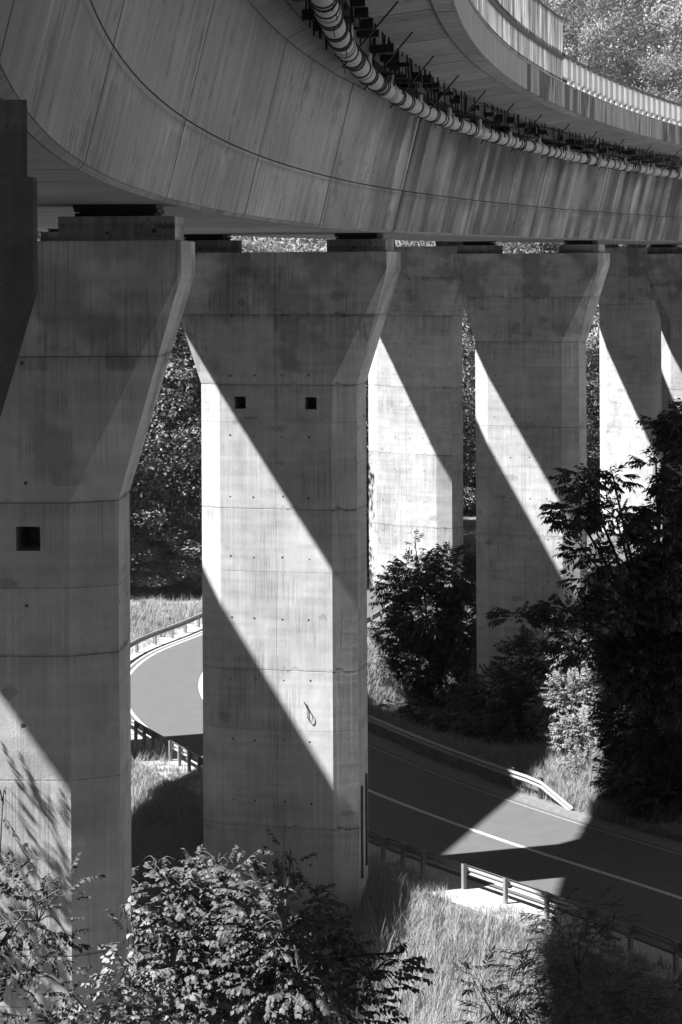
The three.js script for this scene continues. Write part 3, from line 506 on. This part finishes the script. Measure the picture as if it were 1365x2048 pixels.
// foreground bush behind the big left pier, sunlit on its left flank
leafyPlant('broadleaf_bush', 'broad-leaved bush below the big left pier, sunlit on its left and dark on its right', 'bush', onGround(-1.2, 45.5), [
  blob(345, 1800, 45.0, 1.0, 0.8, 1.0), blob(440, 1790, 45.5, 0.95, 0.75, 1.0), blob(380, 1900, 44.5, 1.3, 0.85, 1.1), blob(330, 1985, 44.0, 1.25, 0.95, 1.1), blob(480, 1900, 45.0, 1.2, 1.0, 1.1), blob(560, 1850, 43.6, 1.1, 0.9, 1.0), blob(590, 1950, 43.6, 1.3, 1.0, 1.1), blob(480, 2010, 44.5, 1.4, 0.85, 1.1), blob(660, 2010, 43.6, 1.2, 0.75, 0.9), blob(625, 1790, 46.5, 0.6, 0.25, 0.5), blob(575, 1725, 46.5, 0.4, 0.45, 0.4, 0.5), blob(740, 1945, 43.6, 0.8, 0.35, 0.6, 1.6), blob(800, 1905, 43.6, 0.35, 0.2, 0.3, 0.6), blob(310, 1728, 45.0, 0.6, 0.1, 0.4, 1.6), blob(430, 1725, 45.5, 0.7, 0.16, 0.4, 1.6),
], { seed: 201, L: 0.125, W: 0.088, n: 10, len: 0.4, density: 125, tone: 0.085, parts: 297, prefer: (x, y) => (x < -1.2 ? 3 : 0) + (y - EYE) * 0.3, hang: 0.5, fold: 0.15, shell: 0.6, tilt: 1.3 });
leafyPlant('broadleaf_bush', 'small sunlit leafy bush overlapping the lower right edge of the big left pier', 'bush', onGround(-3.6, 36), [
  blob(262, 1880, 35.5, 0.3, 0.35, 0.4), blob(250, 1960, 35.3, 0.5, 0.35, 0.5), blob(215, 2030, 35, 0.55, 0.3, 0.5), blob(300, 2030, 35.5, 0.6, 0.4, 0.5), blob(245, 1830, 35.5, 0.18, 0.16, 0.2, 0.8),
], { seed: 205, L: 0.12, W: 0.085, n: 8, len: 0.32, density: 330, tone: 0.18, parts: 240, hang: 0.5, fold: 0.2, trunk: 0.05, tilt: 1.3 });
// small-leaved shrub at the left edge in front of the big pier
leafyPlant('small_leaved_shrub', 'small-leaved shrub at the lower left corner against the big pier', 'shrub', onGround(-5.8, 34), [
  blob(-10, 1850, 34.2, 0.85, 0.9, 0.7), blob(70, 1840, 34.2, 0.65, 0.7, 0.6), blob(40, 1960, 34, 0.9, 0.7, 0.7), blob(115, 1775, 34.2, 0.4, 0.25, 0.35, 0.8), blob(-20, 1760, 34.4, 0.5, 0.4, 0.6), blob(90, 2040, 33.6, 0.9, 0.35, 0.7), blob(190, 2045, 34, 0.6, 0.15, 0.4, 0.8), blob(0, 1600, 34.6, 0.16, 0.3, 0.25, 0.7), blob(-230, 1290, 35.1, 0.5, 0.6, 0.3, 2.4), blob(-270, 1450, 35.1, 0.7, 0.8, 0.3, 2.4), blob(-240, 1640, 35.1, 0.75, 0.9, 0.3, 2.6), blob(-190, 1820, 35.0, 0.8, 0.9, 0.35, 2.6), blob(-120, 1560, 35.4, 0.4, 0.4, 0.25, 1.2),
], { seed: 211, L: 0.085, W: 0.055, n: 9, len: 0.26, density: 160, tone: 0.055, parts: 297, prefer: x => x > -5.2 ? 2 : 0, hang: 0.6, fold: 0.3, tilt: 1.6, trunk: 0.07 });
// chestnut at the right
leafyPlant('chestnut_tree', 'big dark chestnut tree at the right edge with long drooping leaves', 'tree', onGround(13, 80), [
  blob(1385, 870, 79, 1.1, 0.8, 1.3), blob(1335, 850, 79, 0.7, 0.25, 0.7), blob(1310, 930, 79, 0.55, 0.22, 0.6), blob(1370, 980, 79, 1.0, 0.6, 1.2), blob(1165, 965, 79, 0.75, 0.35, 0.8), blob(1225, 960, 79, 0.6, 0.25, 0.6), blob(1150, 1030, 79, 0.8, 0.5, 0.8), blob(1230, 1040, 79, 1.1, 0.55, 1.2, 0.55), blob(1330, 1060, 79, 1.3, 0.7, 1.4, 0.9), blob(1165, 1105, 79, 0.55, 0.35, 0.7), blob(1250, 1130, 79, 1.1, 0.6, 1.2, 0.45), blob(1350, 1180, 79, 1.4, 1.2, 1.5), blob(1170, 1165, 79, 0.55, 0.3, 0.6, 0.8), blob(1240, 1215, 79, 1.1, 0.6, 1.1, 0.8), blob(1130, 1225, 79, 1.1, 0.35, 0.8), blob(1040, 1235, 79.5, 0.95, 0.22, 0.6, 1.1), blob(1150, 1290, 80, 1.0, 0.6, 0.9, 0.6), blob(1290, 1330, 80, 1.5, 1.3, 1.5), blob(1390, 1350, 79, 1.5, 1.8, 1.6),
], { seed: 221, L: 0.21, W: 0.085, n: 10, len: 0.46, density: 330, tone: 0.06, parts: 297, prefer: (x, y) => -Math.abs(x - 9) * 0.3 - Math.abs(y - EYE + 8) * 0.2, hang: 0.55, spread: 0.8, trunk: 0.22, shell: 0.6 });
// mid-distance leaning tree beside pier 3
leafyPlant('leaning_bush', 'tall dark bush leaning left at the foot of the bright pier of the second viaduct', 'bush', onGround(5.2, 114), [
  blob(900, 1150, 114, 1.3, 1.2, 1.4), blob(830, 1150, 114, 1.1, 0.8, 1.2), blob(790, 1175, 114, 0.9, 0.6, 0.9), blob(850, 1240, 114, 1.7, 1.4, 1.6), blob(790, 1270, 114, 1.0, 0.7, 1.1), blob(920, 1260, 114, 1.0, 2.0, 1.6), blob(830, 1330, 114, 1.3, 0.9, 1.3), blob(790, 1325, 114, 0.8, 0.4, 0.8), blob(890, 1370, 114, 1.4, 1.0, 1.4), blob(770, 1200, 114, 0.5, 0.3, 0.5), blob(828, 1095, 114, 0.12, 0.5, 0.12, 3),
], { seed: 231, L: 0.22, W: 0.075, n: 9, len: 0.55, density: 260, tone: 0.06, hang: 0.55, spread: 0.8, trunk: 0.16, shell: 0.6 });
// shrubs on the right bank
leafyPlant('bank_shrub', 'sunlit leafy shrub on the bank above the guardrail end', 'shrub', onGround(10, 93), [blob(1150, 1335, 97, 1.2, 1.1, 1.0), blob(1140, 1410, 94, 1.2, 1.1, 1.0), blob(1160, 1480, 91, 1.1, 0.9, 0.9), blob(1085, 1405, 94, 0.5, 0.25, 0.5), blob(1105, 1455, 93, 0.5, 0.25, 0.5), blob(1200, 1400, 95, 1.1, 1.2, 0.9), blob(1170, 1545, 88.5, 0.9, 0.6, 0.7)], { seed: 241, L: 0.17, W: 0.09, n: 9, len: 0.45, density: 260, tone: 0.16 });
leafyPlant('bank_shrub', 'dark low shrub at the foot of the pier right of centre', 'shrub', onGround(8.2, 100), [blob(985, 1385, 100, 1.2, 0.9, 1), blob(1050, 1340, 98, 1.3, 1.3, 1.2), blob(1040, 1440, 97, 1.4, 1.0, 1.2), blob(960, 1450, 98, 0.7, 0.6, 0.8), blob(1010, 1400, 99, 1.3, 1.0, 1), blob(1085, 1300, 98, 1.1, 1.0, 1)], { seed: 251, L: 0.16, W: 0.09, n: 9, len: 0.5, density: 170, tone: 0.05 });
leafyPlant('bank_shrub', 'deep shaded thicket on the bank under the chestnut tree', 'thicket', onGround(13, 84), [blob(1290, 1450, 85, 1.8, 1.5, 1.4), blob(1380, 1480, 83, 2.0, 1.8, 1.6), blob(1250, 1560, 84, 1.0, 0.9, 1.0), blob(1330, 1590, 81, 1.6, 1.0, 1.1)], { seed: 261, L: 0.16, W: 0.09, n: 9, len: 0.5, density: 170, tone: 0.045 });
leafyPlant('bank_shrub', 'low dark brambles along the verge behind the inner guardrail', 'brambles', onGround(6.5, 100), [blob(800, 1420, 104, 1.2, 0.5, 1), blob(870, 1425, 104, 1.5, 0.7, 1.2), blob(940, 1440, 102, 1.6, 0.8, 1.2), blob(1000, 1480, 98, 1.5, 0.8, 1.2), blob(1060, 1510, 95, 1.3, 0.7, 1.1), blob(905, 1455, 100, 1.3, 0.4, 1)], { seed: 265, L: 0.15, W: 0.08, n: 9, len: 0.45, density: 110, tone: 0.05, trunk: 0.04 });
// willowy shrubs at the lower right
leafyPlant('willow_shrub', 'feathery narrow-leaved shrub in front of the outer guardrail at lower right', 'shrub', onGround(6.6, 62), [blob(1120, 1830, 62, 0.7, 0.55, 0.7), blob(1180, 1830, 62, 0.7, 0.45, 0.7), blob(1130, 1900, 61, 1.2, 0.7, 1.0), blob(1220, 1845, 62, 0.35, 0.3, 0.4), blob(1090, 1960, 59, 1.3, 0.7, 1.0)], { seed: 271, L: 0.17, W: 0.03, n: 15, len: 0.5, density: 120, tone: 0.075, spread: 0.6, hang: 0.3, trunk: 0.05 });
leafyPlant('willow_shrub', 'narrow-leaved sapling standing dark against the sunlit grass at the bottom', 'shrub', onGround(4.2, 52), [blob(960, 1980, 52, 0.65, 0.5, 0.6, 0.7), blob(1030, 1990, 52, 0.5, 0.7, 0.6), blob(985, 2050, 51.5, 1.1, 0.4, 0.7), blob(930, 1940, 52, 0.25, 0.25, 0.3, 0.6)], { seed: 281, L: 0.19, W: 0.035, n: 13, len: 0.45, density: 100, tone: 0.06, spread: 0.7, hang: 0.3, trunk: 0.04 });
leafyPlant('willow_shrub', 'dark tangled shrub along the bottom right corner', 'shrub', onGround(9, 54), [blob(1200, 2010, 55, 1.6, 0.7, 1.2), blob(1330, 2020, 55, 1.5, 0.6, 1.2), blob(1100, 2050, 54, 1.2, 0.4, 1.0)], { seed: 291, L: 0.17, W: 0.035, n: 13, len: 0.5, density: 70, tone: 0.06, spread: 0.7, hang: 0.3, trunk: 0.05 });

// ------------------------------------------------------------------ grass
{
  const blade = (h, w, lean, a, x, z) => { const dx = Math.cos(a), dz = Math.sin(a), rows = [0, 0.4, 0.75, 1].map(t => { const o = lean * t * t * h, ww = w * (1 - t * t * 0.95) / 2; return [-1, 1].map(s => ({ p: V(x + dx * o - dz * s * ww, t * h * (1 - lean * 0.25 * t), z + dz * o + dx * s * ww), u: 0, v: t })); }); return grid(rows, 0); };
  const tuft = (n, h, seed, w) => { const r = rng(seed), l = []; for (let i = 0; i < n; i++) l.push(blade(h * (0.5 + r() * 0.6), w * (0.7 + r() * 0.6), 0.15 + r() * 0.7, r() * 6.28, (r() - 0.5) * 0.22, (r() - 0.5) * 0.22)); return merge(l); };
  const kinds = [tuft(13, 0.34, 1, 0.016), tuft(11, 0.44, 2, 0.014), tuft(15, 0.24, 3, 0.017)], tall = [tuft(9, 0.95, 4, 0.014), tuft(8, 1.15, 5, 0.014)];
  const r = rng(400), lists = [[], [], []], tallL = [[], []], fieldL = [[], [], []];
  const place = (list, x, d, q, s) => { const e = new THREE.Euler((r() - 0.5) * 0.3, r() * 6.28, (r() - 0.5) * 0.3); list.push(new THREE.Matrix4().compose(V(x, ground(x, d, q) - 0.02, -d), new THREE.Quaternion().setFromEuler(e), V(s, s * (0.8 + r() * 0.5), s))); };
  const vis = (x, d, y) => { const px = 682 + x * F / d, py = 532 + (EYE - y) * F / d; return px > -60 && px < 1430 && py < 2120; };
  const apron = (x, d) => { const px = 682 + x * F / d, py = 532 + EYE * F / d; return px > 895 - (r() - 0.5) * 40 && px < 1045 && py < 1822 + (r() - 0.5) * 30; };
  for (let i = 0; i < 150000; i++) {
    const d = 52 + Math.pow(r(), 1.6) * 82, w = d * 0.165, x = (r() * 2 - 1) * w + 0.3, q = nearestRoad(x, d); if (q.dist < 5.0 || !vis(x, d, 0)) continue;
    if (q.t < 0 && q.dist < 6.2 && r() < 0.75) continue; if (d < 76 && d > 64 && q.t < 0 && q.dist < 8.2 && apron(x, d)) continue;
    if (r() < 0.10 && d < 80 && q.dist > 7) place(tallL[r() < 0.5 ? 0 : 1], x, d, q, 0.8 + r() * 0.4); else place(lists[Math.floor(r() * 3)], x, d, q, (0.7 + r() * 0.6) * (1 + (d - 52) / 160));
  }
  for (let i = 0; i < 26000; i++) { const d = 120 + r() * 75, x = (r() * 2 - 1) * d * 0.165, q = nearestRoad(x, d); if (q.dist < 6) continue; place(fieldL[Math.floor(r() * 3)], x, d, q, (0.7 + r() * 0.7) * 0.5); }
  { // broad-leaved weeds between the grasses
    const weeds = [spray(0.07, 0.035, 9, 0.3, 451), spray(0.05, 0.03, 11, 0.35, 452)], wl = [[], []];
    for (let i = 0; i < 5200; i++) { const d = 53 + Math.pow(r(), 1.4) * 60, x = (r() * 2 - 1) * d * 0.165, q = nearestRoad(x, d); if (q.dist < 5.6 || vn(x * 0.7 + 40, d * 0.7) < 0.45 || apron(x, d)) continue; const e = new THREE.Euler(0, r() * 6.28, 0.7 + r() * 0.7, 'YXZ'), sc = 0.8 + r() * 0.7; wl[i & 1].push(new THREE.Matrix4().compose(V(x, ground(x, d, q), -d), new THREE.Quaternion().setFromEuler(e), V(sc, sc, sc))); }
    const wg = new THREE.Group(); wg.name = 'verge_weeds'; wg.userData = { kind: 'stuff', label: 'leafy weeds scattered through the grass', category: 'weeds' }; scene.add(wg); wl.forEach((l, k) => instanced('weed_leaves', weeds[k].geo, leafMat(0.15), l, wg));
  }
  const m = leafMat(0.25); m.roughness = 0.7; const m2 = leafMat(0.26); m2.roughness = 0.7;
  const g = new THREE.Group(); g.name = 'meadow_grass'; g.userData = { kind: 'stuff', label: 'rough green grass on both sides of the road', category: 'grass' }; scene.add(g);
  kinds.forEach((k, i) => lists[i].length && instanced('short_grass', k, m, lists[i], g)); tall.forEach((k, i) => tallL[i].length && instanced('tall_grass', k, m2, tallL[i], g));
  const f = new THREE.Group(); f.name = 'field_grass'; f.userData = { kind: 'stuff', label: 'pale mown grass of the field beyond the bend', category: 'grass' }; scene.add(f);
  const mf = leafMat(0.3); mf.roughness = 0.8; kinds.forEach((k, i) => fieldL[i].length && instanced('mown_grass', k, mf, fieldL[i].map(x => x), f));
}
structure('gravel_apron', grid([[P(893, 1782, 71.5), P(960, 1777, 71.8)], [P(905, 1803, 70.5), P(1005, 1800, 70.3)], [P(960, 1830, 69), P(1045, 1815, 69.6)], [P(1030, 1868, 67), P(1085, 1850, 67.9)]].map((r, i) => r.map((p, j) => ({ p: V(p.x, ground(p.x, -p.z) + 0.06, p.z), u: i * 0.7, v: j }))), 0), tinted(M.gravel, 1.0));

// ------------------------------------------------------------------ forest edge beyond the field, wooded hillside
function crownGeo(R, H, n, size, seed, lumps) {   // many small leaf clusters on clumps through the crown
  const r = rng(seed), cl = [], pos = [], nor = [];
  for (let i = 0; i < lumps; i++) { const a = r() * 6.28, y = -0.5 + r() * 1.0, rad = Math.sqrt(Math.max(0.05, 1 - (y * 1.2) ** 2)) * (0.35 + 0.5 * r()); cl.push([V(Math.cos(a) * rad * R, H * (0.5 + y * 0.8), Math.sin(a) * rad * R), R * (0.25 + r() * 0.3)]); }
  const q = new THREE.Quaternion(), e = new THREE.Euler();
  for (let i = 0; i < n; i++) {
    const [c, cr] = cl[Math.floor(r() * lumps)], dir = V(r() * 2 - 1, r() * 1.7 - 0.7, r() * 2 - 1).normalize(), p = c.clone().addScaledVector(dir, cr * (0.65 + 0.4 * r()));
    e.set((r() - 0.5) * 1.8, r() * 6.28, (r() - 0.5) * 1.8); q.setFromEuler(e); const s = size * (0.6 + r() * 0.8);
    const A = V(-s, 0, -s * 0.2).applyQuaternion(q).add(p), B = V(0, s * 0.25, -s * 0.55).applyQuaternion(q).add(p), C = V(s, 0, 0).applyQuaternion(q).add(p), D = V(0, s * 0.2, s * 0.6).applyQuaternion(q).add(p);
    const nq = V(0, 1, 0).applyQuaternion(q); if (nq.dot(dir) < 0) nq.negate(); nq.multiplyScalar(0.35).add(dir).normalize();
    let tri = [A, B, C, A, C, D]; const fn = B.clone().sub(A).cross(C.clone().sub(A)); if (fn.dot(nq) < 0) tri = [A, C, B, A, D, C];
    for (const t of tri) { pos.push(t.x, t.y, t.z); nor.push(nq.x, nq.y, nq.z); }
  }
  const g = new THREE.BufferGeometry(); g.setAttribute('position', new THREE.Float32BufferAttribute(pos, 3)); g.setAttribute('normal', new THREE.Float32BufferAttribute(nor, 3)); g.setAttribute('uv', new THREE.Float32BufferAttribute(new Float32Array(pos.length / 3 * 2), 2)); return g;
}
{
  const r = rng(500), kinds = [0, 1, 2].map(k => crownGeo(3.4 + k * 0.4, 13 + k * 2, 15000, 0.13, 510 + k, 40)), mats = [0.25, 0.3, 0.2].map(v => leafMat(v, 0.9, 0.3));
  const spots = [
    [-16.6, 139, 'broadleaf tree of the wood edge half hidden by the big left pier'], [-13.2, 140.5, 'broadleaf tree beyond the field, just right of the big left pier'], [-11.0, 139.5, 'broadleaf tree beyond the field, midway between the two nearest big piers'], [-8.6, 140, 'broadleaf tree beyond the field, just left of the middle pier'], [-5.0, 140, 'broadleaf tree of the wood edge half hidden by the middle pier'],
    [10.2, 182, 'distant broadleaf tree just left of the pier right of centre'], [12.6, 184, 'distant broadleaf tree mostly hidden by the pier right of centre'], [19.5, 176, 'distant broadleaf tree just right of the pier right of centre'], [22.4, 179, 'distant broadleaf tree behind the second viaduct pier at right'],
  ];
  const place = (x, d) => [x, ground(x, d, { t: -99, dist: 99 }), -d];
  spots.forEach(([x, d, label], i) => {
    const k = i % 3, g = thing('broadleaf_tree', label, 'tree', 'trees of the wood edge beyond the field', place(x, d), r() * 6.28), H = 13 + k * 2;
    part('trunk', limb([V(0, -0.5, 0), V(0.2, H * 0.4, 0.1), V(0.1, H * 0.8, 0)], 0.26, 0.1, 7), M.bark, g);
    part('crown', kinds[k], mats[(i * 7) % 3], g).position.y = 3.0; g.scale.setScalar(0.95 + r() * 0.3);
    const low = part('low_crown', kinds[(k + 1) % 3], mats[(i * 5) % 3], g); low.scale.set(0.9, 0.36, 0.9); low.position.y = 0.2;
  });
  const back = [[], [], []];
  for (let row = 0; row < 5; row++) for (let i = 0; i < 17; i++) { const x = -34 + i * 4.6 + (row % 2) * 2.3 + r() * 1.6, d = (i < 9 ? 145 : 186) + row * 6 + r() * 3, s = 0.85 + r() * 0.4, p = place(x, d); p[1] += i % 2 ? 3 : 0; back[(i + row) % 3].push(new THREE.Matrix4().compose(V(...p), new THREE.Quaternion().setFromEuler(new THREE.Euler(0, r() * 6.28, 0)), V(s, s, s))); }
  const w = new THREE.Group(); w.name = 'valley_wood'; w.userData = { kind: 'stuff', label: 'dense wood filling the valley floor behind its front trees', category: 'forest' }; scene.add(w);
  kinds.forEach((k, i) => instanced('wood_foliage', k, mats[i], back[i], w));
  structure('gravel_track', grid([127.5, 129, 131, 134.5].map(d => [-30, -20, -12, -6, 0].map(x => ({ p: V(x, ground(x, d - 0.05 * x, nearestRoad(x, d)) + 0.12, -(d - 0.05 * x)), u: x / 2, v: d / 2 }))), 0), M.gravel);
}
{
  const r = rng(600), kinds = [0, 1, 2, 3].map(k => crownGeo(3.4 + k * 0.3, 6.5 + k, 6500, 0.14, 610 + k, 26)), lists = [[], [], [], []];
  for (let d = 205; d < 640; d += 6.4 + (d - 205) * 0.004) for (let x = -0.35 * d; x < 0.4 * d; x += 6.4 + (d - 205) * 0.004) {
    const X = x + (r() - 0.5) * 4, D = d + (r() - 0.5) * 4, s = 1.0 + r() * 0.75, y = ground(X, D, { t: -99, dist: 99 });
    lists[Math.floor(r() * 4)].push(new THREE.Matrix4().compose(V(X, y - 1.5, -D), new THREE.Quaternion().setFromEuler(new THREE.Euler(0, r() * 6.28, 0)), V(s, s * (0.8 + r() * 0.4), s)));
  }
  const slope = [[], [], [], []], spot = (X, D) => slope[Math.floor(r() * 4)].push(new THREE.Matrix4().compose(V(X, ground(X, D, { t: -99, dist: 99 }) - 1.5, -D), new THREE.Quaternion().setFromEuler(new THREE.Euler(0, r() * 6.28, 0)), V(1.1, 0.9 + r() * 0.5, 1.1)));
  for (let x = -130; x < 40; x += 5) for (let d = -120; d < -24; d += 5) spot(x + r() * 3, d + r() * 3);
  for (let x = -130; x < -40; x += 5) for (let d = -10; d < 150; d += 5) spot(x + r() * 3, d + r() * 3);
  for (let x = 16; x < 90; x += 5) for (let d = -24; d < 24; d += 5) { const X = x + r() * 3, D = d + r() * 3; if (nearestRoad(X, D).dist > 9) spot(X, D); }
  const w = new THREE.Group(); w.name = 'blocker_wood'; w.userData = { kind: 'stuff', label: 'unseen dark wood added on the slopes around the view to block light', category: 'forest' }; scene.add(w);  // out-of-view canopy, added to darken the pier fronts
  kinds.forEach((k, i) => instanced('blocker_canopy', k, leafMat(0.045), slope[i], w));
  const g = new THREE.Group(); g.name = 'hillside_forest'; g.userData = { kind: 'stuff', label: 'wooded hillside rising behind the viaducts', category: 'forest' }; scene.add(g);
  kinds.forEach((k, i) => instanced('canopy', k, leafMat(0.25, 0.95, 0.35), lists[i], g));
}

scene.fog = new THREE.FogExp2(0xdddddd, 0.00016);
renderer.render(scene, camera);
